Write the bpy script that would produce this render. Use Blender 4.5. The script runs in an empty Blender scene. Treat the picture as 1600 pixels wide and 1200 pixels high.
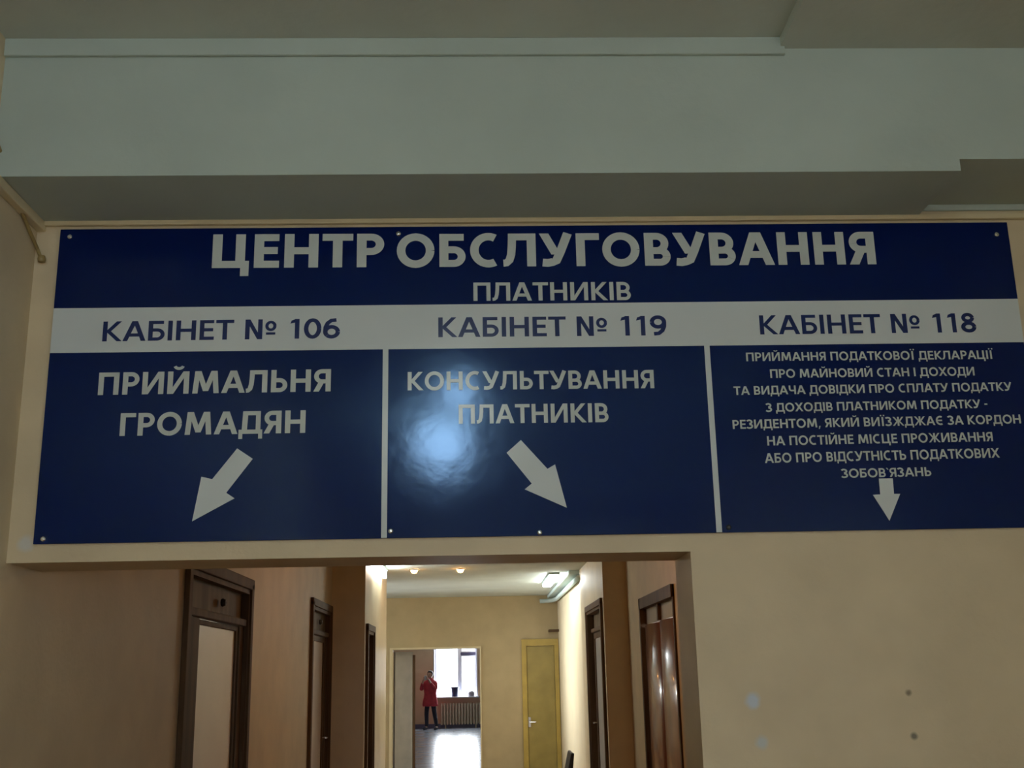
import bpy, bmesh, math, random
from mathutils import Vector, Matrix
random.seed(5)
SC = bpy.context.scene
COL = SC.collection

# ------------------------------------------------------------------ camera, world, exposure, lights
cam = bpy.data.cameras.new('camera')
cam.sensor_width = 36.0
cam.sensor_fit = 'HORIZONTAL'
cam.lens = 36.0 * 1741.85 / 1600.0
cam.clip_start = 0.05
cam.clip_end = 200
camo = bpy.data.objects.new('camera', cam)
COL.objects.link(camo)
RV = Vector((0.99937, -0.029097, -0.020339)); UV = Vector((0.012318, -0.253112, 0.967358)); WV = Vector((0.033295, 0.966999, 0.252594))
M4 = Matrix.Identity(4)
for i in range(3):
    M4[i][0] = RV[i]; M4[i][1] = UV[i]; M4[i][2] = -WV[i]
M4[0][3], M4[1][3], M4[2][3] = 0.0, 0.0, 1.58
camo.matrix_world = M4
SC.camera = camo

SC.view_settings.view_transform = 'Standard'
SC.view_settings.look = 'None'
SC.view_settings.gamma = 1.0
SC.view_settings.use_curve_mapping = False
SC.view_settings.exposure = 0.68

SKY = (0.86, 0.93, 1.0)
world = bpy.data.worlds.new('overcast_sky')
SC.world = world
world.use_nodes = True
bg = world.node_tree.nodes['Background']
bg.inputs[0].default_value = (*SKY, 1)
bg.inputs[1].default_value = 3.0

LAMP_FOYER = 16.0      # emission strength of the two opal foyer lamps
LAMP_HALL = 25.0    # emission strength of the corridor tube lamps
LAMP_WARM = 38.0       # warm spot bulbs, and the lamp added behind the lintel
def window_daylight(name, loc, rot, sx, sy, power, color=SKY, spread=180):
    l = bpy.data.lights.new(name, 'AREA'); l.shape = 'RECTANGLE'; l.size = sx; l.size_y = sy
    l.energy = power; l.spread = math.radians(spread); l.color = color
    o = bpy.data.objects.new(name, l); COL.objects.link(o); o.location = loc; o.rotation_euler = rot
    return o
# daylight entering by three window openings and one added at the right (each light sits in its opening, facing in)
window_daylight('foyer_window_daylight', (0.55, -6.05, 1.9), (math.radians(90), 0, math.radians(180+180)), 3.0, 1.7, 10)
window_daylight('side_hall_daylight', (-4.05, 17.0, 1.75), (math.radians(90), 0, math.radians(-90)), 2.2, 1.7, 36, spread=45)
window_daylight('added_side_light', (2.66, -0.9, 1.7), (math.radians(90), 0, math.radians(90)), 2.4, 1.3, 4)  # added light, brightens the foyer's left wall
window_daylight('far_room_daylight', (-0.73, 37.12, 1.78), (math.radians(90), 0, math.radians(180)), 1.3, 1.6, 60)

# ------------------------------------------------------------------ helpers
def tag(o, label=None, cat=None, group=None, kind=None):
    if label: o['label'] = label
    if cat: o['category'] = cat
    if group: o['group'] = group
    if kind: o['kind'] = kind
    return o
def empty(name, loc=(0, 0, 0), rz=0.0):
    o = bpy.data.objects.new(name, None); COL.objects.link(o)
    o.empty_display_size = 0.1; o.location = loc; o.rotation_euler = (0, 0, rz)
    return o
def obj(name, bm, mat, parent=None, smooth=False):
    me = bpy.data.meshes.new(name)
    bmesh.ops.recalc_face_normals(bm, faces=bm.faces)
    bm.to_mesh(me); bm.free()
    me.materials.append(mat)
    if smooth:
        for p in me.polygons: p.use_smooth = True
    o = bpy.data.objects.new(name, me); COL.objects.link(o)
    if parent: o.parent = parent
    return o
def NB(): return bmesh.new()
def box(bm, x0, x1, y0, y1, z0, z1, bev=0.0):
    x0, x1 = sorted((x0, x1)); y0, y1 = sorted((y0, y1)); z0, z1 = sorted((z0, z1))
    m = Matrix.Translation(((x0+x1)/2, (y0+y1)/2, (z0+z1)/2)) @ Matrix.Diagonal((x1-x0, y1-y0, z1-z0, 1))
    r = bmesh.ops.create_cube(bm, size=1.0, matrix=m)
    if bev > 0:
        es = list({e for v in r['verts'] for e in v.link_edges})
        bmesh.ops.bevel(bm, geom=es, offset=bev, segments=2, affect='EDGES', profile=0.5)
    return bm
def tube(bm, pts, r, seg=10, cap=True):
    pts = [Vector(p) for p in pts]
    rings = []
    prev = None
    for i, p in enumerate(pts):
        d = (pts[min(i+1, len(pts)-1)] - pts[max(i-1, 0)]).normalized()
        if prev is None:
            a = Vector((0, 0, 1)) if abs(d.z) < 0.9 else Vector((1, 0, 0))
            n = d.cross(a).normalized()
        else:
            n = (prev - d*prev.dot(d)).normalized()
        prev = n
        b = d.cross(n)
        rr = r[i] if isinstance(r, (list, tuple)) else r
        rings.append([bm.verts.new(p + (n*math.cos(2*math.pi*k/seg) + b*math.sin(2*math.pi*k/seg))*rr) for k in range(seg)])
    for a, b in zip(rings, rings[1:]):
        for k in range(seg):
            bm.faces.new((a[k], a[(k+1) % seg], b[(k+1) % seg], b[k]))
    if cap:
        bm.faces.new(rings[0][::-1]); bm.faces.new(rings[-1])
    return bm
def lathe(bm, prof, c=(0, 0, 0), seg=24, axis='z'):
    rings = []
    for r, h in prof:
        ring = []
        for k in range(seg):
            a = 2*math.pi*k/seg
            u, v = r*math.cos(a), r*math.sin(a)
            p = (u, v, h) if axis == 'z' else ((u, h, v) if axis == 'y' else (h, u, v))
            ring.append(bm.verts.new((c[0]+p[0], c[1]+p[1], c[2]+p[2])))
        rings.append(ring)
    for a, b in zip(rings, rings[1:]):
        for k in range(seg):
            bm.faces.new((a[k], a[(k+1) % seg], b[(k+1) % seg], b[k]))
    bm.faces.new(rings[0][::-1]); bm.faces.new(rings[-1])
    return bm

def mat(name, col, rough=0.6, metal=0.0, var=0.06, scale=6.0, bump=0.0, bscale=60.0, spec=0.5, detail=3.0, marks=None, coat=0.0, stretch=None, emit=None):
    m = bpy.data.materials.new(name); m.use_nodes = True
    nt = m.node_tree; N = nt.nodes; L = nt.links
    b = N['Principled BSDF']
    b.inputs['Roughness'].default_value = rough
    b.inputs['Metallic'].default_value = metal
    b.inputs['Specular IOR Level'].default_value = spec
    b.inputs['Coat Weight'].default_value = coat
    b.inputs['Coat Roughness'].default_value = 0.08
    tc = N.new('ShaderNodeTexCoord'); mp = N.new('ShaderNodeMapping')
    L.new(tc.outputs['Object'], mp.inputs[0])
    if stretch: mp.inputs['Scale'].default_value = stretch
    nz = N.new('ShaderNodeTexNoise'); nz.inputs['Scale'].default_value = scale; nz.inputs['Detail'].default_value = detail
    L.new(mp.outputs[0], nz.inputs['Vector'])
    cr = N.new('ShaderNodeValToRGB')
    cr.color_ramp.elements[0].position = 0.3; cr.color_ramp.elements[1].position = 0.7
    cr.color_ramp.elements[0].color = (*[max(0, c*(1-var)) for c in col], 1)
    cr.color_ramp.elements[1].color = (*[min(1, c*(1+var)) for c in col], 1)
    L.new(nz.outputs['Fac'], cr.inputs[0])
    out = cr.outputs[0]
    for (p, rad, c2, s) in (marks or []):
        vs = N.new('ShaderNodeVectorMath'); vs.operation = 'DISTANCE'; vs.inputs[1].default_value = p
        n2 = N.new('ShaderNodeTexNoise'); n2.inputs['Scale'].default_value = 30
        L.new(tc.outputs['Object'], n2.inputs['Vector']); L.new(tc.outputs['Object'], vs.inputs[0])
        ad = N.new('ShaderNodeMath'); ad.operation = 'MULTIPLY_ADD'; ad.inputs[1].default_value = rad*0.8
        L.new(n2.outputs['Fac'], ad.inputs[0]); L.new(vs.outputs['Value'], ad.inputs[2])
        mr = N.new('ShaderNodeMapRange'); mr.inputs[1].default_value = rad*0.9; mr.inputs[2].default_value = rad*1.6
        mr.inputs[3].default_value = s; mr.inputs[4].default_value = 0.0
        L.new(ad.outputs[0], mr.inputs[0])
        mx = N.new('ShaderNodeMix'); mx.data_type = 'RGBA'
        L.new(mr.outputs[0], mx.inputs['Factor']); L.new(out, mx.inputs['A']); mx.inputs['B'].default_value = (*c2, 1)
        out = mx.outputs['Result']
    L.new(out, b.inputs['Base Color'])
    if bump > 0:
        n3 = N.new('ShaderNodeTexNoise'); n3.inputs['Scale'].default_value = bscale; n3.inputs['Detail'].default_value = 4
        L.new(mp.outputs[0], n3.inputs['Vector'])
        bp = N.new('ShaderNodeBump'); bp.inputs['Strength'].default_value = bump; bp.inputs['Distance'].default_value = 0.01
        L.new(n3.outputs['Fac'], bp.inputs['Height']); L.new(bp.outputs[0], b.inputs['Normal'])
    if emit:
        b.inputs['Emission Color'].default_value = (*emit[0], 1); b.inputs['Emission Strength'].default_value = emit[1]
    return m

WALLC = (0.66, 0.55, 0.36)
m_wall = mat('beige_wall_paint', WALLC, 0.5, var=0.07, scale=3.5, bump=0.12, bscale=45, spec=0.35)
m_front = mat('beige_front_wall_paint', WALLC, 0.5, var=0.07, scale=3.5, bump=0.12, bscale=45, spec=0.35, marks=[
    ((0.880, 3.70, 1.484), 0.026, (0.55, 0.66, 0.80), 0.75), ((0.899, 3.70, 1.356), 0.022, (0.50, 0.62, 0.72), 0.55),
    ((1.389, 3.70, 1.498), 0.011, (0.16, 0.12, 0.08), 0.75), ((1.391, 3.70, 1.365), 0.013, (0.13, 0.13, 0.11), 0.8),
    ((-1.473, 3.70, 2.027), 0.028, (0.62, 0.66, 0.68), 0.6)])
m_white = mat('grey_white_emulsion', (0.45, 0.53, 0.475), 0.8, var=0.05, scale=2.5, bump=0.15, bscale=35)
m_ceil = mat('ceiling_whitewash', (0.55, 0.60, 0.54), 0.85, var=0.07, scale=2.0, bump=0.2, bscale=30)
m_wall2 = mat('beige_gloss_wall_paint', WALLC, 0.36, var=0.05, scale=3.5, bump=0.06, bscale=30, spec=0.5)
m_trim = mat('cream_trim_paint', (0.68, 0.58, 0.36), 0.4, var=0.04)
m_floor = mat('brown_linoleum', (0.30, 0.15, 0.06), 0.3, var=0.25, scale=5, bump=0.05)
m_hallfloor = mat('polished_grey_tile_floor', (0.30, 0.33, 0.38), 0.22, var=0.2, scale=2.5, bump=0.08, bscale=8, spec=0.9)
m_blue = mat('glossy_navy_sign_film', (0.0002, 0.006, 0.078), 0.12, var=0.05, scale=3, bump=0.07, bscale=7, spec=0.6)
m_blue.node_tree.nodes['Principled BSDF'].inputs['Specular Tint'].default_value = (0.40, 0.64, 1.0, 1)
m_signwhite = mat('white_sign_film', (0.62, 0.68, 0.68), 0.16, var=0.03, scale=3, spec=0.5)
m_letter = mat('white_lettering_film', (0.56, 0.61, 0.58), 0.2, var=0.03, scale=8)
m_letterb = mat('navy_lettering_film', (0.006, 0.022, 0.12), 0.2, var=0.03, scale=8)
m_screw = mat('bright_screw_metal', (0.75, 0.78, 0.75), 0.25, 0.9, var=0.05)
m_darkmetal = mat('dark_screw_metal', (0.05, 0.05, 0.05), 0.4, 0.7, var=0.05)
m_wood = mat('dark_brown_door_wood', (0.10, 0.055, 0.025), 0.6, spec=0.25, var=0.35, scale=9, stretch=(1, 1, 0.12), bump=0.1)
m_wood2 = mat('greyed_brown_wood', (0.15, 0.11, 0.065), 0.6, spec=0.25, var=0.3, scale=9, stretch=(1, 1, 0.12))
m_gloss = mat('glossy_red_brown_lacquer', (0.24, 0.075, 0.035), 0.28, var=0.2, scale=10, stretch=(1, 1, 0.12), coat=0.6)
m_whited = mat('white_door_paint', (0.66, 0.60, 0.52), 0.35, var=0.05)
m_greyd = mat('grey_door_paint', (0.42, 0.40, 0.36), 0.35, var=0.08)
m_yel = mat('ochre_door_paint', (0.46, 0.33, 0.07), 0.4, var=0.12, scale=5)
m_olive = mat('olive_ochre_door_paint', (0.33, 0.25, 0.065), 0.4, var=0.12, scale=5)
m_chrome = mat('brushed_steel', (0.7, 0.7, 0.68), 0.25, 1.0, var=0.05)
m_cable = mat('yellowed_cable_sheath', (0.30, 0.22, 0.08), 0.5, var=0.2)
m_pvc = mat('white_window_plastic', (0.72, 0.72, 0.78), 0.35, var=0.03)
m_violet = mat('dark_window_frame_paint', (0.10, 0.09, 0.16), 0.4, var=0.05)
m_rad = mat('cream_radiator_enamel', (0.50, 0.43, 0.30), 0.4, var=0.06)
m_redj = mat('red_jacket_cloth', (0.50, 0.04, 0.055), 0.8, var=0.15, scale=14, bump=0.3)
m_trou = mat('dark_trouser_cloth', (0.022, 0.018, 0.03), 0.85, var=0.2, scale=14)
m_skin = mat('skin', (0.48, 0.27, 0.19), 0.5, var=0.05)
m_hair = mat('dark_hair', (0.03, 0.022, 0.022), 0.6, var=0.2, scale=30)
m_phone = mat('pale_phone_case', (0.6, 0.62, 0.66), 0.3, var=0.03)
m_pot = mat('dark_blue_plastic', (0.02, 0.025, 0.08), 0.4, var=0.1)
m_kett = mat('grey_enamel', (0.30, 0.28, 0.32), 0.35, var=0.05)
m_blackpl = mat('dark_grey_upholstery', (0.045, 0.05, 0.06), 0.55, var=0.1, bump=0.2)
m_lampf = mat('opal_lamp_glass', (0.9, 0.92, 0.92), 0.3, emit=((0.82, 0.95, 1.0), LAMP_FOYER))
m_lamph = mat('lit_tube_glass', (0.9, 0.95, 1.0), 0.3, emit=((0.90, 0.97, 1.0), LAMP_HALL))
m_bulb = mat('lit_spot_glass', (1, 0.95, 0.85), 0.3, emit=((1.0, 0.43, 0.10), LAMP_WARM))
m_glass = bpy.data.materials.new('clear_window_glass'); m_glass.use_nodes = True
_n = m_glass.node_tree.nodes; _l = m_glass.node_tree.links
_n.remove(_n['Principled BSDF'])
_t = _n.new('ShaderNodeBsdfTransparent'); _g = _n.new('ShaderNodeBsdfGlossy'); _g.inputs['Roughness'].default_value = 0.02
_x = _n.new('ShaderNodeMixShader'); _x.inputs[0].default_value = 0.06
_l.new(_t.outputs[0], _x.inputs[1]); _l.new(_g.outputs[0], _x.inputs[2]); _l.new(_x.outputs[0], _n['Material Output'].inputs[0])
m_frost = mat('milky_door_glass', (0.82, 0.76, 0.72), 0.3, var=0.05, scale=2)

def struct(name, bm, m, parent=None):
    o = obj(name, bm, m, parent)
    if not parent: o['kind'] = 'structure'
    return o

# ------------------------------------------------------------------ main dimensions (metres)
XL, XR0 = -1.53, 2.62          # foyer / corridor left wall, foyer right wall
YF = 3.70                      # front wall (carries the sign)
ZL = 1.965                     # underside of the lintel
XO = 0.708                     # right edge of the opening
YJ = 11.95                     # where the corridor narrows
XLN, XRN = -1.18, 1.33         # narrow corridor
XRC = 1.58                     # near corridor right wall
YE = 14.75                     # end of the narrow left wall
YW = 19.30                     # far wall
YR = 37.0                      # window wall of the far room
ZC = 2.886                     # corridor ceiling
ZS, ZT = 3.153, 3.64           # beam underside, foyer ceiling

# ------------------------------------------------------------------ floors and ceilings
struct('floor', box(NB(), -4.2, 2.9, -6.2, YW+0.2, -0.12, 0.0), m_floor)
struct('floor', box(NB(), -4.6, 3.4, YW+0.2, YR+0.3, -0.12, 0.0), m_hallfloor)
struct('ceiling', box(NB(), XL-0.2, 1.04, -6.2, 3.322, ZT, ZT+0.15), m_ceil)
struct('ceiling', box(NB(), 1.04, XR0+0.2, -6.2, 3.322, ZT-0.035, ZT+0.15), m_ceil)
struct('ceiling', box(NB(), -4.2, 2.9, YF+0.30, YW, ZC, ZC+0.15), m_ceil)
struct('ceiling', box(NB(), -4.6, 3.4, YW, YR+0.3, 3.15, 3.3), m_ceil)
# ceiling beam: a deeper boxed part, and a shallower part at its right end
struct('trim_1', box(NB(), XL, 1.605, 3.322, YF, ZS, ZT+0.1), m_white)
struct('trim_2', box(NB(), 1.605, XR0+0.1, 3.322, YF, 3.195, ZT+0.1), m_white)
struct('trim_3', box(NB(), XL, 1.055, 3.306, 3.322, 3.577, ZT, 0.003), m_white)
# thin ledge along the top of the sign wall
struct('trim_4', box(NB(), XL, XR0, YF-0.018, YF, 3.137, 3.157, 0.003), m_trim)
struct('trim_5', box(NB(), XL, XL+0.03, 3.30, YF, 3.118, ZS, 0.004), m_trim)
struct('trim_6', box(NB(), 1.605, XR0, YF-0.012, YF, 3.172, 3.195, 0.003), m_white)

# ------------------------------------------------------------------ walls
def wall_x(name, xa, xb, y0, y1, z0, z1, openings, m):
    """wall lying in the y direction, with rectangular openings (y0,y1,z0,z1)"""
    bm = NB(); y = y0
    for (a, b, c, d) in sorted(openings):
        if a > y: box(bm, xa, xb, y, a, z0, z1)
        if c > z0: box(bm, xa, xb, a, b, z0, c)
        if d < z1: box(bm, xa, xb, a, b, d, z1)
        y = b
    if y < y1: box(bm, xa, xb, y, y1, z0, z1)
    return struct(name, bm, m)
def wall_y(name, ya, yb, x0, x1, z0, z1, openings, m):
    bm = NB(); x = x0
    for (a, b, c, d) in sorted(openings):
        if a > x: box(bm, x, a, ya, yb, z0, z1)
        if c > z0: box(bm, a, b, ya, yb, z0, c)
        if d < z1: box(bm, a, b, ya, yb, d, z1)
        x = b
    if x < x1: box(bm, x, x1, ya, yb, z0, z1)
    return struct(name, bm, m)
D1 = (6.00, 7.62, 0.0, 2.185)
D2 = (10.50, 11.80, 0.0, 2.26)
D3 = (12.12, 12.86, 0.0, 2.09)
DA = (9.05, 10.90, 0.0, 2.265)
DB = (12.10, 13.75, 0.0, 2.31)
wall_x('wall_left', XL-0.2, XL, -6.2, YJ, 0, ZT+0.15, [D1, D2], m_wall)
struct('wall_left', box(NB(), XL-0.2, XLN-0.2, YJ, YJ+0.2, 0, ZC), m_wall)
wall_x('wall_left', XLN-0.2, XLN, YJ, YE, 0, ZC, [D3], m_wall2)
struct('wall_left', box(NB(), -4.05, XLN-0.2, YE-0.2, YE, 0, ZC), m_wall)
wall_x('wall_left', -4.25, -4.05, YE-0.2, YW, 0, ZC, [(15.7, 18.3, 0.9, 2.6)], m_wall)
wall_x('wall_right', XR0, XR0+0.2, -6.2, YF, 0, ZT+0.15, [(-2.1, 0.3, 1.05, 2.35)], m_wall)
wall_x('wall_right', XRC, XRC+0.2, YF+0.3, YJ, 0, ZC, [DA], m_wall)
struct('wall_right', box(NB(), XRN, XRC+0.2, YJ, YJ+0.12, 0, ZC), m_wall)
wall_x('wall_right', XRN, XRN+0.25, YJ+0.12, 14.62, 0, ZC, [DB], m_wall)
wall_x('wall_right', XRN+0.03, XRN+0.25, 14.62, YW, 0, ZC, [], m_wall2)
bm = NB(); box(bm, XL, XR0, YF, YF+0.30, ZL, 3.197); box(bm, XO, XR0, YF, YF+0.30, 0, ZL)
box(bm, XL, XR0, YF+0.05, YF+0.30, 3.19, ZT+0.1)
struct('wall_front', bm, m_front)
wall_y('wall_back', -6.2, -6.1, XL, XR0, 0, ZT+0.15, [(-0.95, 2.05, 1.05, 2.75)], m_wall)
DY = (-1.484, 0.045, 0.0, 2.06)
wall_y('wall_far', YW, YW+0.2, -4.25, XRN+0.25, 0, 3.2, [DY], mat('ochre_beige_wall_paint', (0.47, 0.37, 0.20), 0.5, var=0.06, scale=3.5))
m_room = mat('pinkish_beige_room_paint', (0.56, 0.38, 0.24), 0.5, var=0.06, scale=3)
wall_y('wall_far', YR, YR+0.3, -4.6, 3.4, 0, 3.2, [(-1.43, -0.03, 0.95, 2.62)], m_room)
struct('wall_left', box(NB(), -4.6, -4.4, YW+0.2, YR, 0, 3.2), m_room)
struct('wall_right', box(NB(), 3.2, 3.4, YW+0.2, YR, 0, 3.2), m_room)
struct('dark_reflection_strip', box(NB(), -4.4, 3.2, YR-0.02, YR, 0, 0.13), m_violet)  # dark strip put in for the dark reflection at the floor's far edge
struct('baseboard_left', box(NB(), XL, XL+0.015, -6.1, 5.95, 0, 0.09), m_wood)
struct('baseboard_right', box(NB(), XRC-0.015, XRC, 4.0, 9.0, 0, 0.09), m_wood)

# ------------------------------------------------------------------ windows
def window(name, x0, x1, y, z0, z1, mull, forto=None, fm=m_pvc, sash=m_pvc, depth=0.07, sgn=1):
    r = empty(name, ((x0+x1)/2, y, z0)); r['kind'] = 'structure'
    cx, cz = (x0+x1)/2, z0
    X0, X1, Z0, Z1 = x0-cx, x1-cx, 0, z1-z0
    f = 0.05
    bm = NB(); box(bm, X0, X0+f, -depth/2, depth/2, Z0, Z1); box(bm, X1-f, X1, -depth/2, depth/2, Z0, Z1)
    box(bm, X0+f, X1-f, -depth/2, depth/2, Z0, Z0+f); box(bm, X0+f, X1-f, -depth/2, depth/2, Z1-f, Z1)
    obj('window_frame', bm, fm, r)
    xs = [X0+f] + [m-cx for m in mull] + [X1-f]
    for m in mull:
        obj('mullion', box(NB(), m-cx-0.03, m-cx+0.03, -depth/2, depth/2, Z0+f, Z1-f, 0.006), sash, r)
    for i in range(len(xs)-1):
        a = xs[i] + (0.03 if i > 0 else 0); b = xs[i+1] - (0.03 if i < len(xs)-2 else 0)
        tops = [(Z0+f, Z1-f)]
        if forto and forto[0] == i:
            zz = forto[1]-cz
            obj('transom_bar', box(NB(), a, b, -depth/2, depth/2, zz-0.045, zz+0.045, 0.006), m_violet, r)
            tops = [(Z0+f, zz-0.045), (zz+0.045, Z1-f)]
        for (c, d) in tops:
            bm = NB(); s = 0.035
            box(bm, a, a+s, -0.02, 0.02, c, d); box(bm, b-s, b, -0.02, 0.02, c, d)
            box(bm, a+s, b-s, -0.02, 0.02, c, c+s); box(bm, a+s, b-s, -0.02, 0.02, d-s, d)
            so = obj('sash', bm, sash, r)
            obj('pane', box(NB(), a+s, b-s, -0.004, 0.004, c+s, d-s), m_glass, so)
    return r
w = window('window_1', -1.43, -0.03, YR+0.17, 0.95, 2.62, [-0.60], (1, 2.28), m_pvc, m_pvc)
obj('window_sill', box(NB(), -0.74, 0.74, -0.42, -0.03, -0.03, 0.005, 0.008), m_pvc, w)
bm = NB(); box(bm, -0.715, -0.69, -0.17, -0.035, 0.01, 1.67); box(bm, 0.675, 0.70, -0.17, -0.035, 0.01, 1.67)
obj('window_reveal', bm, m_pvc, w)
window('window_2', -0.95, 2.05, -6.15, 1.05, 2.75, [0.05, 1.05])
w3 = window('window_3', -1.3, 1.3, 0, 0.9, 2.6, [0.0])
w3.location = (-4.15, 17.0, 0.9); w3.rotation_euler = (0, 0, math.pi/2)

w4 = window('added_side_window', -1.2, 1.2, 0, 1.05, 2.35, [0.0])  # unseen window, added so its light reaches the left wall
w4.location = (2.72, -0.9, 1.05); w4.rotation_euler = (0, 0, math.pi/2)

# ------------------------------------------------------------------ doors in the side walls
def side_door(name, xw, side, y0, y1, zt, zl, leaf_m, frame_m, depth=0.10, jamb=0.09, leafs=1, glass=True, rail=True, leaf_y=None):
    """door in a wall lying along y. side=+1: wall solid is at smaller x (left wall). zl = top of the leaf."""
    r = empty(name, (xw, (y0+y1)/2, 0)); r['kind'] = 'structure'
    H = (y1-y0)/2
    def bx(bm, a, b, c, d, e, f, bev=0.0):   # a,b = depth into the wall (positive = inward)
        return box(bm, -side*a, -side*b, c, d, e, f, bev)
    bm = NB()
    bx(bm, -0.015, 0.19, -H, -H+0.05, 0, zt); bx(bm, -0.015, 0.19, H-0.05, H, 0, zt); bx(bm, -0.015, 0.19, -H+0.05, H-0.05, zt-0.05, zt)
    obj('door_frame', bm, frame_m, r)
    bm = NB()
    bx(bm, -0.03, 0.0, -H-0.05, -H+0.02, 0, zt+0.02, 0.006); bx(bm, -0.03, 0.0, H-0.02, H+0.05, 0, zt+0.02, 0.006); bx(bm, -0.03, 0.0, -H-0.05, H+0.05, zt-0.02, zt+0.05, 0.006)
    obj('architrave', bm, frame_m, r)
    a, b = -H+0.05, H-0.05
    obj('transom_rail', bx(NB(), depth-0.05, depth+0.01, a, b, zl, zl+0.045, 0.006), frame_m, r)
    obj('transom_panel', bx(NB(), depth-0.01, depth+0.02, a, b, zl+0.045, zt-0.05), m_wood2, r)
    ly = leaf_y or (a, b)
    w_ = (ly[1]-ly[0])/leafs
    if leaf_y:
        obj('side_panel', bx(NB(), depth-0.03, depth+0.02, ly[1], b, 0, zl), frame_m, r)
        obj('side_panel', bx(NB(), depth-0.03, depth+0.02, a, ly[0], 0, zl), frame_m, r)
    for k in range(leafs):
        c, d = ly[0]+k*w_+0.004, ly[0]+(k+1)*w_-0.004
        bm = NB(); s = jamb
        bx(bm, depth-0.02, depth+0.02, c, c+s, 0.01, zl-0.005, 0.004); bx(bm, depth-0.02, depth+0.02, d-s, d, 0.01, zl-0.005, 0.004)
        bx(bm, depth-0.02, depth+0.02, c+s, d-s, zl-s*0.7, zl-0.005, 0.004); bx(bm, depth-0.02, depth+0.02, c+s, d-s, 0.01, 0.25, 0.004)
        lf = obj('door_leaf', bm, frame_m if glass else leaf_m, r)
        obj('leaf_panel', bx(NB(), depth-0.008, depth+0.008, c+s, d-s, 0.25, zl-s*0.7), leaf_m, lf)
        bm = NB(); hy = d-0.05 if k == 0 else c+0.05
        tube(bm, [(-side*(depth-0.02), hy, 1.02), (-side*(depth-0.07), hy, 1.02), (-side*(depth-0.07), hy-0.10, 1.02)], 0.009, 8)
        obj('door_handle', bm, m_chrome, lf)
    return r
d = side_door('door_1', XL, 1, D1[0], D1[1], D1[3], 1.925, m_frost, m_wood, leaf_y=(-0.44, 0.64), jamb=0.05, depth=0.045)
# small round fitting on the transom of the nearest left door
obj('transom_knob', lathe(NB(), [(0.001, 0.0), (0.022, 0.002), (0.026, 0.012), (0.018, 0.03), (0.001, 0.034)], (-0.022, 0.10, 2.04), 14, 'x'), m_darkmetal, d)
d = side_door('door_2', XL, 1, D2[0], D2[1], D2[3], 1.99, m_frost, m_wood, leaf_y=(-0.40, 0.52), jamb=0.08, depth=0.045)
obj('transom_knob', lathe(NB(), [(0.001, 0.0), (0.022, 0.002), (0.026, 0.012), (0.018, 0.03), (0.001, 0.034)], (-0.022, 0.05, 2.12), 14, 'x'), m_darkmetal, d)
side_door('door_3', XLN, 1, D3[0], D3[1], D3[3], 1.92, m_greyd, m_wood, jamb=0.08)
side_door('door_4', XRN, -1, DB[0], DB[1], DB[3], 2.05, m_greyd, m_wood, jamb=0.10, depth=0.08)
# double door with two rounded, lacquered leaves standing proud in the near right wall
d = empty('door_5', (XRC, (DA[0]+DA[1])/2, 0)); d['kind'] = 'structure'
H = (DA[1]-DA[0])/2
bm = NB(); box(bm, -0.015, 0.19, -H, -H+0.05, 0, DA[3]); box(bm, -0.03, 0.19, H-0.07, H, 0, DA[3]); box(bm, -0.03, 0.19, -H, H, DA[3]-0.10, DA[3])
obj('door_frame', bm, m_wood, d)
obj('transom_panel', box(NB(), 0.03, 0.05, -H+0.05, H-0.07, 2.02, DA[3]-0.10), m_greyd, d)
obj('transom_bar', box(NB(), 0.0, 0.05, -0.03, 0.03, 2.02, DA[3]-0.10), m_wood, d)
for k, (a, b) in enumerate(((-H+0.06, -0.02), (0.02, H-0.08))):
    bm = NB(); n = 14
    pr = []
    for i in range(n+1):
        t = math.pi*i/n
        pr.append((0.06-0.085*math.sin(t)**0.8, a+(b-a)*(0.5-0.5*math.cos(t))))
    lo = [bm.verts.new((x, y, 0.01)) for x, y in pr]; hi = [bm.verts.new((x, y, 2.005)) for x, y in pr]
    for i in range(n): bm.faces.new((lo[i], lo[i+1], hi[i+1], hi[i]))
    bm.faces.new(hi); bm.faces.new(lo[::-1]); bm.faces.new((lo[0], hi[0], hi[-1], lo[-1]))
    lf = obj('door_leaf', bm, m_gloss, d, True)
    lf.data.polygons[n].use_smooth = lf.data.polygons[n+1].use_smooth = lf.data.polygons[n+2].use_smooth = False

# far wall: doorway with its open leaf, and the ochre door
d = empty('door_6', (0, YW, 0)); d['kind'] = 'structure'
bm = NB(); box(bm, DY[0], DY[0]+0.05, -0.02, 0.22, 0, 2.06); box(bm, DY[1]-0.02, DY[1], -0.02, 0.22, 0, 2.06); box(bm, DY[0]+0.05, DY[1]-0.02, -0.01, 0.22, 2.03, 2.06)
obj('door_frame', bm, m_trim, d)
lf = obj('door_leaf', box(NB(), 0, 0.36, -0.02, 0.02, 0.01, 2.0, 0.003), m_greyd, d)
lf.location = (DY[0]+0.06, 0.30, 0); lf.rotation_euler = (0, 0, math.radians(38))
obj('leaf_edge', box(NB(), 0.36, 0.41, -0.03, 0.03, 0.01, 1.95, 0.003), m_wood, lf)
d = empty('door_7', (1.03, YW, 0)); d['kind'] = 'structure'
bm = NB(); box(bm, -0.30, -0.22, -0.04, 0, 0, 2.16); box(bm, 0.25, 0.32, -0.04, 0, 0, 2.16); box(bm, -0.22, 0.25, -0.04, 0, 2.05, 2.16)
obj('door_frame', bm, m_yel, d)
lf = obj('door_leaf', box(NB(), -0.215, 0.245, -0.03, 0.0, 0.01, 2.04, 0.004), m_olive, d)
bm = NB(); tube(bm, [(-0.19, -0.03, 0.82), (-0.19, -0.08, 0.82), (-0.09, -0.08, 0.82)], 0.011, 8); box(bm, -0.21, -0.17, -0.036, -0.03, 0.74, 0.90)
obj('door_handle', bm, m_chrome, lf)

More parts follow.
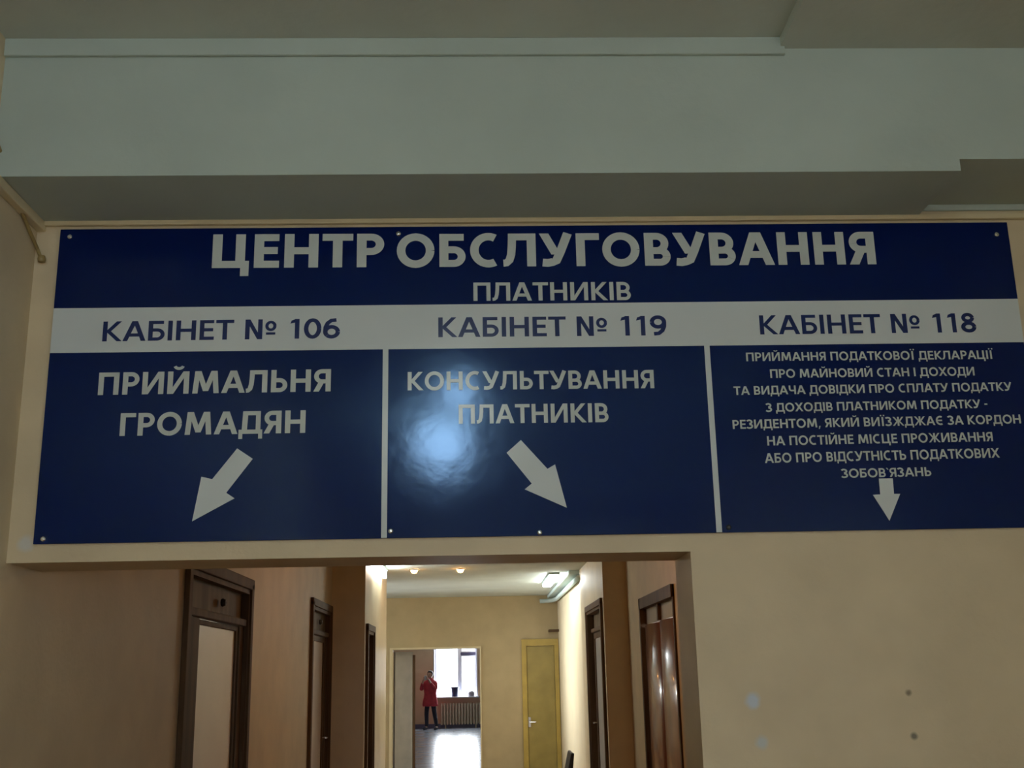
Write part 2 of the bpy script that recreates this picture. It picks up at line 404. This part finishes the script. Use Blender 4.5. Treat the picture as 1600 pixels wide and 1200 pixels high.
# ------------------------------------------------------------------ the sign
YS = YF - 0.012                # front face of the board
sign = empty('direction_sign', (0.24, YF, 2.02))
tag(sign, 'long glossy navy blue direction sign with white Cyrillic lettering above the opening', 'sign')
OX, OZ = 0.24, 2.02
SL, SR, SB, STP = -1.445, 1.925, 2.024, 3.124
ZB0, ZB1 = 2.672, 2.832
DV = (-0.305, 0.806)
def sb(name, x0, x1, z0, z1, y0, y1, m, bev=0.0):
    return obj(name, box(NB(), x0-OX, x1-OX, y0-YF, y1-YF, z0-OZ, z1-OZ, bev), m, sign)
sb('sign_board', SL, SR, SB, STP, YS, YF-0.001, m_blue, 0.0015)
sb('white_band', SL+0.001, SR-0.001, ZB0, ZB1, YS-0.001, YS+0.001, m_signwhite)
for x in DV: sb('divider_strip', x-0.0095, x+0.0095, SB+0.001, ZB0, YS-0.001, YS+0.001, m_signwhite)

# stroke lettering: every glyph is built from straight and curved ribbons, cap height = 1
def ribbon(pts, w, closed=False):
    n = len(pts); L, R = [], []
    for i, p in enumerate(pts):
        a = pts[(i-1) % n] if (closed or i > 0) else p
        b = pts[(i+1) % n] if (closed or i < n-1) else p
        dx, dy = b[0]-a[0], b[1]-a[1]; l = math.hypot(dx, dy) or 1
        nx, ny = -dy/l*w/2, dx/l*w/2
        L.append((p[0]+nx, p[1]+ny)); R.append((p[0]-nx, p[1]-ny))
    out = []
    for i in range(n if closed else n-1):
        j = (i+1) % n
        out.append([L[i], L[j], R[j], R[i]])
    return out
def arc(cx, cy, rx, ry, a0, a1, w, n=18):
    pts = [(cx+rx*math.cos(math.radians(a0+(a1-a0)*i/n)), cy+ry*math.sin(math.radians(a0+(a1-a0)*i/n))) for i in range(n+1)]
    return ribbon(pts, w)
def rect(x0, y0, x1, y1): return [[(x0, y0), (x1, y0), (x1, y1), (x0, y1)]]
def slant(xb, yb, xt, yt, w):   # stroke with horizontal ends
    return [[(xb-w/2, yb), (xb+w/2, yb), (xt+w/2, yt), (xt-w/2, yt)]]
def bowl(x0, y0, x1, y1, w, right=True):
    """D-shaped bowl attached to a stem at x0"""
    h = w*0.88; r = (y1-y0)/2 - h/2; cy = (y0+y1)/2
    rx = min(r*1.0, (x1-x0)-w/2)
    cx = x1-w/2-rx
    P = [(x0, y1-h/2)] + [(cx+rx*math.cos(math.radians(90-180*i/16)), cy+r*math.sin(math.radians(90-180*i/16))) for i in range(17)] + [(x0, y0+h/2)]
    out = ribbon(P, h)
    return out
def glyph(c, w):
    h = w*0.88; s = 0.075; G = []
    def stem(x): return rect(x, 0, x+w, 1)
    if c == ' ': return 0.36, []
    if c in 'ІЇ':
        G = stem(s+(0.08 if c == 'Ї' else 0)); W = w+2*s+(0.16 if c == 'Ї' else 0)
        if c == 'Ї':
            for cx in (s+0.02, W-s-0.02): G += rect(cx-w*0.38, 1.1, cx+w*0.38, 1.1+w*0.8)
        return W, G
    if c in 'ПНИЙГЦЕ' or c == 'Л' or c == 'Д':
        pass
    if c == 'П': return 0.86+w*.5, stem(s)+stem(0.86+w*.5-s-w)+rect(s, 1-h, 0.86+w*.5-s, 1)
    if c == 'Н': return 0.86+w*.5, stem(s)+stem(0.86+w*.5-s-w)+rect(s, 0.5-h/2, 0.86+w*.5-s, 0.5+h/2)
    if c in 'ИЙ':
        W = 0.90+w*.5; G = stem(s)+stem(W-s-w)+[[(s+w*.2, 0), (s+w*1.15, 0), (W-s-w*.2, 1), (W-s-w*1.15, 1)]]
        if c == 'Й': G += arc(W/2, 1.27, 0.17, 0.14, 195, 345, w*0.6, 10)
        return W, G
    if c == 'Г': return 0.62+w*.4, stem(s)+rect(s, 1-h, 0.62+w*.4-0.02, 1)
    if c == 'Ц':
        W = 0.90+w*.5; return W, stem(s)+stem(W-s-w-0.07)+rect(s, 0, W-s, h)+rect(W-s-w*.75, -0.24, W-s+0.03, h)
    if c == 'Е':
        W = 0.62+w*.5; return W, stem(s)+rect(s, 0, W-0.05, h)+rect(s, 1-h, W-0.06, 1)+rect(s, 0.51-h/2, W-0.09, 0.51+h/2)
    if c == 'Т':
        W = 0.70+w*.4; return W, rect(W/2-w/2, 0, W/2+w/2, 1)+rect(0.02, 1-h, W-0.02, 1)
    if c == 'Р':
        W = 0.68+w*.5; return W, stem(s)+bowl(s+w*.5, 0.36, W-0.04, 1, w)
    if c == 'Ь':
        W = 0.68+w*.5; return W, stem(s)+bowl(s+w*.5, 0, W-0.04, 0.63, w)
    if c == 'Б':
        W = 0.70+w*.5; return W, stem(s)+bowl(s+w*.5, 0, W-0.04, 0.62, w)+rect(s, 1-h, W-0.10, 1)
    if c == 'В':
        W = 0.70+w*.5; return W, stem(s)+bowl(s+w*.5, 0, W-0.04, 0.56, w)+bowl(s+w*.5, 0.56-h, W-0.08, 1, w)
    if c == 'Я':
        W = 0.70+w*.5; B = bowl(s+w*.5, 0.36, W-0.04, 1, w)
        B = [[(W-x, y) for x, y in q] for q in B]
        return W, [[(W-s-w, 0), (W-s, 0), (W-s, 1), (W-s-w, 1)]]+B+slant(0.04+w*.5, 0, 0.36, 0.44, w*1.08)
    if c == 'О':
        W = 0.96+w*.6; return W, arc(W/2, 0.5, W/2-0.05-w/2, 0.515-h/2, 0, 360, w*0.96, 32)
    if c in 'С':
        W = 0.80+w*.5; return W, arc(W*0.5+0.09, 0.5, W/2+0.03-w/2, 0.515-h/2, 62, 298, w*0.96, 26)
    if c == 'Є':
        W = 0.80+w*.5; return W, arc(W*0.5+0.09, 0.5, W/2+0.03-w/2, 0.515-h/2, 62, 298, w*0.96, 26)+rect(0.12, 0.5-h/2, W*0.80, 0.5+h/2)
    if c == 'А':
        W = 0.86+w*.6; return W, slant(0.02+w*.52, 0, W/2-w*.10, 1, w*1.04)+slant(W-0.02-w*.52, 0, W/2+w*.10, 1, w*1.04)+rect(W*0.25, 0.22, W*0.75, 0.22+h)
    if c == 'Л':
        W = 0.84+w*.5
        P = [(0.02, h*.5), (0.10, h*.52), (0.18, h*.9), (0.23, 0.36), (0.25, 0.62), (0.26, 1-h/2)]
        return W, ribbon(P, w*0.92)+stem(W-s-w)+rect(0.26-w*.46, 1-h, W-s, 1)
    if c == 'Д':
        W = 0.88+w*.5
        return W, slant(0.14+w*.5, h*.6, 0.28, 1-h*.2, w)+rect(W-0.10-w*.9, 0, W-0.10, 1)+rect(0.28-w*.5, 1-h, W-0.10, 1)+rect(0.02, 0, W-0.02, h)+rect(0.02, -0.22, 0.02+w*.75, h)+rect(W-0.02-w*.75, -0.22, W-0.02, h)
    if c == 'У':
        W = 0.80+w*.5
        P = [(W-0.02-w*.5, 1.0), (W*0.62, 0.42), (W*0.50, 0.16), (W*0.40, h*.62), (W*0.26, h*.48), (0.10, h*.55)]
        return W, ribbon(P, w)+slant(W*0.50, 0.36, 0.02+w*.52, 1, w*1.06)
    if c == 'К':
        W = 0.78+w*.5
        return W, stem(s)+slant(W-w*.6, 0, s+w*.95, 0.56, w*1.15)+slant(s+w*.95, 0.44, W-0.04-w*.6, 1, w*1.12)
    if c == 'М':
        W = 1.06+w*.7
        return W, slant(s+w*.5, 0, s+0.08+w*.5, 1, w)+slant(W-s-w*.5, 0, W-s-0.08-w*.5, 1, w)+slant(W/2, 0.10, s+0.12+w*.5, 1, w*1.0)+slant(W/2, 0.10, W-s-0.12-w*.5, 1, w*1.0)
    if c == 'Ж':
        W = 1.15+w*.7; m = W/2
        return W, rect(m-w/2, 0, m+w/2, 1)+slant(0.02+w*.6, 0, m-w*.3, 0.56, w)+slant(m-w*.3, 0.44, 0.05+w*.6, 1, w)+slant(W-0.02-w*.6, 0, m+w*.3, 0.56, w)+slant(m+w*.3, 0.44, W-0.05-w*.6, 1, w)
    if c == 'З':
        W = 0.66+w*.4
        return W, arc(W*0.42, 0.745, W*0.48-w/2, 0.27-h/2, 150, -90, w*.95, 16)+arc(W*0.42, 0.275, W*0.53-w/2, 0.29-h/2, 90, -150, w*.95, 16)
    if c == 'Ч':
        W = 0.80+w*.5
        return W, rect(W-s-w, 0, W-s, 1)+ribbon([(s+w/2, 1), (s+w/2, 0.66), (s+w*.65, 0.50), (s+w*1.1, 0.42), (W-s-w*.5, 0.42)], w*.95)
    if c == 'Х':
        W = 0.82+w*.5
        return W, slant(0.02+w*.55, 0, W-0.03-w*.55, 1, w*1.15)+slant(W-0.02-w*.55, 0, 0.03+w*.55, 1, w*1.15)
    if c == '-': return 0.42, rect(0.05, 0.36, 0.37, 0.36+h)
    if c == ',': return 0.34, [[(0.06, -0.18), (0.15, -0.18), (0.27, 0.16), (0.12, 0.16)]]
    if c == '`': return 0.30, [[(0.03, 1.02), (0.16, 1.02), (0.27, 0.80), (0.18, 0.80)]]
    if c == '1': return 0.66, rect(0.32, 0, 0.32+w, 1)+[[(0.13, 0.76), (0.18, 0.76+h*1.0), (0.36, 1.0), (0.36, 1.0-h*1.1)]]
    if c == '0':
        return 0.72+w*.3, arc(0.36+w*.15, 0.5, 0.33+w*.15-w/2, 0.51-h/2, 0, 360, w, 28)
    if c == '8':
        W = 0.72+w*.3; m = W/2
        return W, arc(m, 0.755, 0.27+w*.1-w/2, 0.255-h/2, 0, 360, w*.95, 22)+arc(m, 0.275, 0.32+w*.1-w/2, 0.285-h/2, 0, 360, w, 24)
    if c in '69':
        W = 0.72+w*.3; m = W/2; R = 0.33+w*.1-w/2
        G = arc(m, 0.32, R, 0.33-h/2, 0, 360, w, 24)
        P = [(m-R, 0.34), (m-R+0.01, 0.55), (m-R+0.09, 0.76), (m-R+0.24, 0.90), (m+R*0.75, 1-h/2)]
        G = G+ribbon(P, w)
        if c == '9': G = [[(W-x, 1-y) for x, y in q] for q in G]
        return W, G
    if c == '№':
        W = 1.42; n = 0.78
        G = rect(s, 0, s+w, 1)+rect(n-w, 0, n, 1)+[[(s+w*.1, 1), (s+w*1.1, 1), (n-w*.1, 0), (n-w*1.1, 0)]]
        G += arc(1.12, 0.66, 0.22-w*.3, 0.25-w*.3, 0, 360, w*.72, 22)+rect(0.93, 0.22, 1.31, 0.22+h*.7)
        return W, G
    raise ValueError(c)
def text_line(t, x0, z0, x1, z1, hgt, wt, m):
    """one part per word; every stroke sits a hair (0.02 mm) above the one under it, like cut film"""
    words = [[]]; x = 0.0; lo, hi = 1e9, -1e9
    for c in t:
        W, G = glyph(c, wt)
        if c == ' ': words.append([])
        for q in G:
            qq = [(px+x, py) for px, py in q]; words[-1].append(qq)
            lo = min(lo, min(a for a, _ in qq)); hi = max(hi, max(a for a, _ in qq))
        x += W
    for polys in words:
        bm = NB()
        for k, q in enumerate(polys):
            a2 = sum(q[i][0]*q[(i+1) % len(q)][1]-q[(i+1) % len(q)][0]*q[i][1] for i in range(len(q)))
            if a2 < 0: q = q[::-1]
            vs = []
            for px, py in q:
                u = (px-lo)/(hi-lo)
                vs.append(bm.verts.new((x0+(x1-x0)*u-OX, YS-0.0016-0.00002*(k % 45)-YF, z0+(z1-z0)*u+py*hgt-OZ)))
            bm.faces.new(vs)
        me = bpy.data.meshes.new('lettering'); bm.to_mesh(me); bm.free(); me.materials.append(m)
        o = bpy.data.objects.new('lettering', me); COL.objects.link(o); o.parent = sign
LINES = [
    ("ЦЕНТР", -0.912, 2.974, -0.313, 2.972, 0.1257, 0.235),
    ("ОБСЛУГОВУВАННЯ", -0.269, 2.971, 1.432, 2.966, 0.1239, 0.235),
    ("ПЛАТНИКІВ", -0.001, 2.844, 0.550, 2.841, 0.0673, 0.19),
    ("КАБІНЕТ № 106", -1.271, 2.711, -0.462, 2.714, 0.0712, 0.185),
    ("КАБІНЕТ № 119", -0.124, 2.713, 0.669, 2.711, 0.0715, 0.185),
    ("КАБІНЕТ № 118", 0.996, 2.710, 1.762, 2.710, 0.0703, 0.185),
    ("ПРИЙМАЛЬНЯ", -1.272, 2.522, -0.490, 2.525, 0.0784, 0.21),
    ("ГРОМАДЯН", -1.190, 2.380, -0.572, 2.382, 0.0781, 0.21),
    ("КОНСУЛЬТУВАННЯ", -0.229, 2.525, 0.615, 2.522, 0.0650, 0.20),
    ("ПЛАТНИКІВ", -0.056, 2.406, 0.453, 2.405, 0.0665, 0.20),
    ("ПРИЙМАННЯ ПОДАТКОВОЇ ДЕКЛАРАЦІЇ", 0.940, 2.614, 1.808, 2.612, 0.0311, 0.19),
    ("ПРО МАЙНОВИЙ СТАН І ДОХОДИ", 1.019, 2.553, 1.734, 2.553, 0.0309, 0.19),
    ("ТА ВИДАЧА ДОВІДКИ ПРО СПЛАТУ ПОДАТКУ", 0.888, 2.494, 1.858, 2.497, 0.0306, 0.19),
    ("З ДОХОДІВ ПЛАТНИКОМ ПОДАТКУ -", 0.993, 2.433, 1.765, 2.437, 0.0304, 0.19),
    ("РЕЗИДЕНТОМ, ЯКИЙ ВИЇЗЖДЖАЄ ЗА КОРДОН", 0.876, 2.375, 1.874, 2.381, 0.0313, 0.19),
    ("НА ПОСТІЙНЕ МІСЦЕ ПРОЖИВАННЯ", 0.990, 2.316, 1.768, 2.320, 0.0322, 0.19),
    ("АБО ПРО ВІДСУТНІСТЬ ПОДАТКОВИХ", 0.977, 2.256, 1.784, 2.263, 0.0330, 0.19),
    ("ЗОБОВ`ЯЗАНЬ", 1.232, 2.201, 1.541, 2.203, 0.0306, 0.19)]
for L in LINES:
    text_line(*L, m_letterb if L[0].startswith('КАБ') else m_letter)
ARROWS = [
    [(-0.797, 2.332), (-0.744, 2.296), (-0.827, 2.183), (-0.799, 2.164), (-0.934, 2.09), (-0.911, 2.238), (-0.875, 2.229)],
    [(0.153, 2.347), (0.24, 2.247), (0.266, 2.262), (0.301, 2.115), (0.162, 2.179), (0.186, 2.198), (0.104, 2.304)],
    [(1.360, 2.197), (1.407, 2.197), (1.406, 2.144), (1.427, 2.144), (1.381, 2.054), (1.334, 2.142), (1.359, 2.143)]]
for A in ARROWS:
    bm = NB()
    a = [bm.verts.new((x-OX, YS-0.0022-YF, z-OZ)) for x, z in A]; b = [bm.verts.new((x-OX, YS-0.0005-YF, z-OZ)) for x, z in A]
    for q in ((0, 1, 2, 6), (3, 4, 5), (2, 3, 5, 6)) if A is ARROWS[0] or A is ARROWS[2] else ((0, 1, 5, 6), (2, 3, 4), (1, 2, 4, 5)): bm.faces.new([a[i] for i in q])
    for i in range(len(A)): bm.faces.new((a[i], a[(i+1) % len(A)], b[(i+1) % len(A)], b[i]))
    obj('arrow', bm, m_signwhite, sign)
for i, (x, z) in enumerate([(-1.409, 3.094), (1.879, 3.075), (-1.412, 2.040), (1.89, 2.046), (-0.283, 2.047), (-0.263, 3.096), (0.208, 2.034), (0.838, 2.041)]):
    mm = m_darkmetal if i == 7 else m_screw
    obj('screw', lathe(NB(), [(0.001, -0.0095), (0.0045, -0.009), (0.0080, -0.006), (0.0085, -0.001), (0.001, 0.0)], (x-OX, YS-YF, z-OZ), 14, 'y'), mm, sign)

# ------------------------------------------------------------------ foyer details
bm = NB(); tube(bm, [(XL+0.02, 2.9, 3.40), (XL+0.018, 3.20, 3.30), (XL+0.014, 3.36, 3.225), (XL+0.012, 3.50, 3.14), (XL+0.012, 3.60, 3.09), (XL+0.018, 3.67, 3.045), (XL+0.026, 3.688, 3.018)], 0.0065, 8)
c = obj('wall_cable', bm, m_cable); tag(c, 'yellowed thin cable running down the left corner beside the blue sign', 'cable')
obj('cable_end', lathe(NB(), [(0.001, -0.014), (0.012, -0.010), (0.014, 0.0), (0.011, 0.012), (0.001, 0.015)], (XL+0.030, 3.685, 3.012), 12, 'z'), m_cable, c)

def foyer_lamp(x, y, r, label):
    t = empty('ceiling_lamp', (x, y, ZT)); tag(t, label, 'ceiling lamp', 'opal lamps on the foyer ceiling')
    obj('lamp_base', lathe(NB(), [(0.001, -0.05), (r*0.42, -0.05), (r*0.5, 0.0), (0.001, 0.0)], seg=28), m_white, t)
    pr = [(max(0.001, r*math.sin(math.radians(a))), -0.02-r-r*math.cos(math.radians(a))) for a in range(0, 171, 10)]
    pr.append((0.001, -0.02))
    obj('lamp_shade', lathe(NB(), pr, seg=28), m_lampf, t, True)
    return t
foyer_lamp(-0.12, -0.30, 0.10, 'round opal lamp on the foyer ceiling nearer the blue sign')
foyer_lamp(-0.27, -1.55, 0.21, 'round opal lamp on the foyer ceiling farther from the blue sign')

# ------------------------------------------------------------------ corridor details
def tube_lamp(x, y0, y1, label, drop=0.035, hw=0.07):
    t = empty('tube_lamp', (x, (y0+y1)/2, ZC)); H = (y1-y0)/2
    tag(t, label, 'ceiling lamp', 'tube lamps on the corridor ceiling')
    obj('lamp_housing', box(NB(), -hw, hw, -H, H, -0.03, 0.0, 0.005), m_white, t)
    obj('lamp_tube', box(NB(), -hw+0.01, hw-0.01, -H+0.03, H-0.03, -0.03-drop, -0.03, 0.012), m_lamph, t)
    return t
tube_lamp(1.02, 14.9, 16.6, 'lit white tube lamp on the corridor ceiling beside the right-hand pipe')
tube_lamp(-1.143, 12.7, 14.0, 'lit white tube lamp on the corridor ceiling near the left wall', 0.09, 0.035)
for (x, lab) in ((-0.79, 'left small round warm spot lamp on the corridor ceiling'), (-0.21, 'right small round warm spot lamp on the corridor ceiling')):
    t = empty('spot_lamp', (x, 14.15, ZC)); tag(t, lab, 'ceiling lamp', 'small spot lamps on the corridor ceiling')
    obj('lamp_ring', lathe(NB(), [(0.001, -0.012), (0.055, -0.012), (0.062, 0.0), (0.001, 0.0)], seg=18), m_chrome, t)
    obj('lamp_bulb', lathe(NB(), [(0.001, -0.05), (0.03, -0.042), (0.045, -0.012), (0.001, -0.012)], seg=18), m_bulb, t, True)
bm = NB(); box(bm, XRN-0.14, XRN+0.03, 14.62, YW, ZC-0.05, ZC, 0.01)
tag(obj('ceiling_duct', bm, m_white), 'white boxed duct along the right edge of the corridor ceiling', 'duct')
bm = NB(); tube(bm, [(XRN-0.02, 14.62, ZC-0.10), (XRN-0.02, 18.7, ZC-0.10), (XRN-0.06, 19.05, ZC-0.10), (XRN-0.16, 19.22, ZC-0.10), (XRN-0.27, 19.24, ZC-0.10)], 0.035, 12)
tag(obj('wall_pipe', bm, m_white, None, True), 'white round pipe under the boxed duct on the right corridor wall', 'pipe')
struct('trim_7', box(NB(), XRN-0.14, XRN+0.03, YW-0.20, YW, 2.27, 2.31, 0.005), m_wood)

bm = lathe(NB(), [(0.001, -0.02), (0.10, -0.02), (0.11, 0.0), (0.001, 0.0)], seg=24)
t = empty('ceiling_lamp', (0.2, 8.6, ZC)); tag(t, 'small unseen lamp added behind the lintel to warm the near corridor walls', 'ceiling lamp')  # unseen lamp, added only to warm the corridor walls
obj('lamp_base', bm, m_white, t)
obj('lamp_shade', lathe(NB(), [(0.001, -0.12), (0.06, -0.10), (0.09, -0.06), (0.095, -0.02), (0.001, -0.02)], seg=24), m_bulb, t, True)

# chair against the right corridor wall, facing left
ch = empty('visitor_chair', (0.93, 12.1, 0)); tag(ch, 'dark grey upholstered chair with bent metal frame against the right corridor wall', 'chair')
obj('seat', box(NB(), -0.42, 0.0, -0.23, 0.23, 0.42, 0.47, 0.02), m_blackpl, ch)
bk = obj('backrest', box(NB(), -0.02, 0.015, -0.22, 0.22, 0.0, 0.34, 0.015), m_blackpl, ch)
bk.location = (-0.055, 0, 0.47); bk.rotation_euler = (0, math.radians(13), 0)
for s in (-1, 1):
    obj('back_frame', tube(NB(), [(0.02, s*0.235, 0.80), (0.0, s*0.235, 0.62), (-0.04, s*0.235, 0.44)], 0.011, 8), m_darkmetal, ch)
    obj('leg', tube(NB(), [(-0.04, s*0.235, 0.44), (0.08, s*0.24, 0.012)], 0.011, 8), m_darkmetal, ch)
    obj('leg', tube(NB(), [(-0.38, s*0.225, 0.43), (-0.42, s*0.24, 0.012)], 0.011, 8), m_darkmetal, ch)

# ------------------------------------------------------------------ far room
rad = empty('radiator', (-0.58, YR-0.09, 0.10)); tag(rad, 'cream cast radiator with upright sections under the bright far window', 'radiator')
sec = None
for i in range(14):
    x = -0.60+i*0.0925
    if sec is None:
        bm = NB()
        box(bm, -0.032, 0.032, -0.055, -0.02, 0, 0.66, 0.012); box(bm, -0.032, 0.032, 0.02, 0.055, 0, 0.66, 0.012)
        box(bm, -0.02, 0.02, -0.03, 0.03, 0.02, 0.10, 0.006); box(bm, -0.02, 0.02, -0.03, 0.03, 0.56, 0.64, 0.006)
        sec = obj('radiator_section', bm, m_rad, rad); sec.location = (x, 0, 0)
    else:
        c = sec.copy(); COL.objects.link(c); c.parent = rad; c.location = (x, 0, 0)
obj('radiator_pipe', tube(NB(), [(-0.62, 0, 0.06), (0.62, 0, 0.06)], 0.017, 8), m_rad, rad)
obj('radiator_pipe', tube(NB(), [(-0.62, 0, 0.60), (0.62, 0, 0.60)], 0.017, 8), m_rad, rad)
obj('radiator_foot', box(NB(), -0.50, -0.46, -0.03, 0.03, -0.10, 0.03), m_rad, rad)
obj('radiator_foot', box(NB(), 0.46, 0.50, -0.03, 0.03, -0.10, 0.03), m_rad, rad)
pt = empty('flower_pot', (-0.76, YR-0.10, 0.956)); tag(pt, 'dark blue pot standing on the far window sill', 'pot')
obj('pot_body', lathe(NB(), [(0.001, 0.0), (0.10, 0.0), (0.125, 0.26), (0.11, 0.27), (0.001, 0.24)], seg=20), m_pot, pt)
obj('pot_rim', lathe(NB(), [(0.10, 0.26), (0.14, 0.262), (0.14, 0.30), (0.105, 0.302)], seg=20), m_pot, pt)
kt = empty('kettle', (-0.24, YR-0.10, 0.956)); tag(kt, 'grey kettle at the right end of the far window sill', 'kettle')
obj('kettle_body', lathe(NB(), [(0.001, 0.0), (0.095, 0.0), (0.11, 0.05), (0.10, 0.12), (0.05, 0.17), (0.001, 0.18)], seg=20), m_kett, kt, True)
obj('kettle_handle', tube(NB(), [(0.09, 0, 0.10), (0.10, 0, 0.19), (0.05, 0, 0.235), (-0.03, 0, 0.225), (-0.07, 0, 0.15)], 0.009, 8), m_blackpl, kt)
obj('kettle_spout', tube(NB(), [(-0.08, 0, 0.06), (-0.13, 0, 0.12), (-0.16, 0, 0.16)], [0.02, 0.014, 0.01], 8), m_kett, kt)

# person standing before the window, both hands raised to the face with a phone
def skin(name, verts, edges, radii, m, parent, root=0, sub=2):
    me = bpy.data.meshes.new(name); me.from_pydata(verts, edges, []); me.update()
    o = bpy.data.objects.new(name, me); COL.objects.link(o); o.parent = parent
    sk = o.modifiers.new('skin', 'SKIN'); sk.use_smooth_shade = True
    for i, v in enumerate(me.skin_vertices[0].data):
        r = radii[i]; v.radius = r if isinstance(r, tuple) else (r, r); v.use_root = (i == root)
    sb_ = o.modifiers.new('sub', 'SUBSURF'); sb_.levels = sub; sb_.render_levels = sub
    me.materials.append(m)
    return o
pe = empty('person', (-1.50, 35.9, 0), math.radians(-25))
tag(pe, 'person in red jacket and dark trousers by the far window, hands raised to face', 'person')
V = [(0, 0, 0.93), (0, 0.0, 1.12), (0, 0.01, 1.32), (0, 0.01, 1.44), (0, -0.01, 1.50), (0, -0.02, 1.58), (0, -0.03, 1.68),
     (-0.17, 0.01, 1.41), (-0.24, -0.12, 1.20), (-0.12, -0.27, 1.43), (-0.08, -0.27, 1.52),
     (0.17, 0.01, 1.41), (0.25, -0.12, 1.20), (0.12, -0.27, 1.43), (0.08, -0.27, 1.52),
     (-0.09, 0, 0.88), (-0.12, -0.02, 0.50), (-0.13, 0.02, 0.09), (-0.13, -0.13, 0.045),
     (0.09, 0, 0.88), (0.16, -0.03, 0.50), (0.22, 0.02, 0.09), (0.24, -0.13, 0.045)]
E_ = [(0, 1), (1, 2), (2, 3), (3, 4), (4, 5), (5, 6), (3, 7), (7, 8), (8, 9), (9, 10), (3, 11), (11, 12), (12, 13), (13, 14), (0, 15), (15, 16), (16, 17), (17, 18), (0, 19), (19, 20), (20, 21), (21, 22)]
Rr = [(.14, .11), (.12, .10), (.14, .10), (.10, .08), .05, .075, .08, .06, .045, .034, .03, .06, .045, .034, .03, .09, .06, .042, .04, .09, .06, .042, .04]
body = skin('body', V, E_, Rr, m_skin, pe)
# five fingers per hand, curled round the phone
for s in (-1, 1):
    for k in range(5):
        if k < 4:
            z = 1.575-k*0.021; l = (0.9, 1.0, 0.95, 0.8)[k]
            P = [(s*0.078, -0.275, z-0.01), (s*0.062, -0.312*1.0-0.01*l, z), (s*0.040, -0.325-0.012*l, z), (s*0.022, -0.318, z-0.002)]
        else:
            P = [(s*0.075, -0.262, 1.505), (s*0.055, -0.265, 1.50), (s*0.036, -0.276, 1.505), (s*0.022, -0.284, 1.512)]
        skin('finger', P, [(0, 1), (1, 2), (2, 3)], [.011, .0095, .009, .008], m_skin, pe, sub=1)
# jacket with skirt, hood-less collar and two sleeves
jk = NB()
prof = [(0.70, .215, .165), (0.74, .222, .170), (0.85, .212, .162), (0.98, .185, .145), (1.08, .170, .135), (1.20, .188, .142), (1.32, .205, .142), (1.40, .205, .130), (1.455, .150, .105), (1.50, .085, .080), (1.54, .078, .075)]
rings = []
for z, a, b in prof:
    rings.append([jk.verts.new((a*1.14*math.cos(t*math.pi/12)*(1+0.02*math.sin(t*3+z*9)), b*math.sin(t*math.pi/12), z+0.006*math.sin(t*2))) for t in range(24)])
for a, b in zip(rings, rings[1:]):
    for k in range(24): jk.faces.new((a[k], a[(k+1) % 24], b[(k+1) % 24], b[k]))
jacket = obj('jacket', jk, m_redj, pe, True)
so = jacket.modifiers.new('solid', 'SOLIDIFY'); so.thickness = 0.012
for s in (-1, 1):
    skin('sleeve', [(s*0.13, 0.01, 1.41), (s*0.185, 0.0, 1.39), (s*0.255, -0.12, 1.19), (s*0.20, -0.18, 1.29), (s*0.135, -0.255, 1.41)], [(0, 1), (1, 2), (2, 3), (3, 4)], [.07, .075, .062, .055, .046], m_redj, pe)
skin('trousers', [(0, 0, 0.90), (-0.09, 0, 0.86), (-0.12, -0.02, 0.50), (-0.13, 0.02, 0.055), (0.09, 0, 0.86), (0.16, -0.03, 0.50), (0.22, 0.02, 0.055)], [(0, 1), (1, 2), (2, 3), (0, 4), (4, 5), (5, 6)], [(.11, .09), .088, .072, .056, .088, .072, .056], m_trou, pe)
for x, x2 in ((-0.13, -0.135), (0.22, 0.24)):
    skin('shoe', [(x, 0.05, 0.05), (x, -0.03, 0.055), (x2, -0.14, 0.042), (x2, -0.20, 0.035)], [(0, 1), (1, 2), (2, 3)], [.045, .05, .045, .032], m_trou, pe)
hb = NB(); bmesh.ops.create_uvsphere(hb, u_segments=20, v_segments=14, radius=1, matrix=Matrix.Translation((0, 0.005, 1.665)) @ Matrix.Diagonal((.095, .112, .115, 1)))
for v in list(hb.verts):
    if v.co.y < -0.055 and v.co.z < 1.70: v.co.y = -0.03
    if v.co.z < 1.60: v.co.z = 1.60+(v.co.z-1.60)*0.6
obj('hair', hb, m_hair, pe, True)
fc = NB(); bmesh.ops.create_uvsphere(fc, u_segments=18, v_segments=14, radius=1, matrix=Matrix.Translation((0, -0.03, 1.635)) @ Matrix.Diagonal((.074, .085, .108, 1)))
face = obj('face', fc, m_skin, pe, True)
obj('nose', lathe(NB(), [(0.001, 0.03), (0.008, 0.02), (0.014, -0.01), (0.001, -0.016)], (0, -0.117, 1.625), 10), m_skin, face, True)
for s in (-1, 1):
    obj('eye', lathe(NB(), [(0.001, -0.006), (0.010, -0.003), (0.012, 0.004), (0.001, 0.006)], (s*0.028, -0.105, 1.650), 10, 'y'), m_hair, face)
    obj('ear', lathe(NB(), [(0.001, -0.008), (0.022, -0.004), (0.026, 0.004), (0.001, 0.008)], (s*0.078, -0.02, 1.635), 12, 'x'), m_skin, face)
obj('mouth', box(NB(), -0.02, 0.02, -0.112, -0.10, 1.585, 1.593, 0.002), mat('lips', (0.4, 0.12, 0.1), 0.5), face)
ph = obj('phone', box(NB(), -0.045, 0.045, -0.312, -0.302, 1.485, 1.62, 0.003), m_phone)
ph.matrix_world = Matrix.Translation((-1.50, 35.9, 0)) @ Matrix.Rotation(math.radians(-25), 4, 'Z')
tag(ph, 'pale phone held up at the face of the person in red', 'phone')
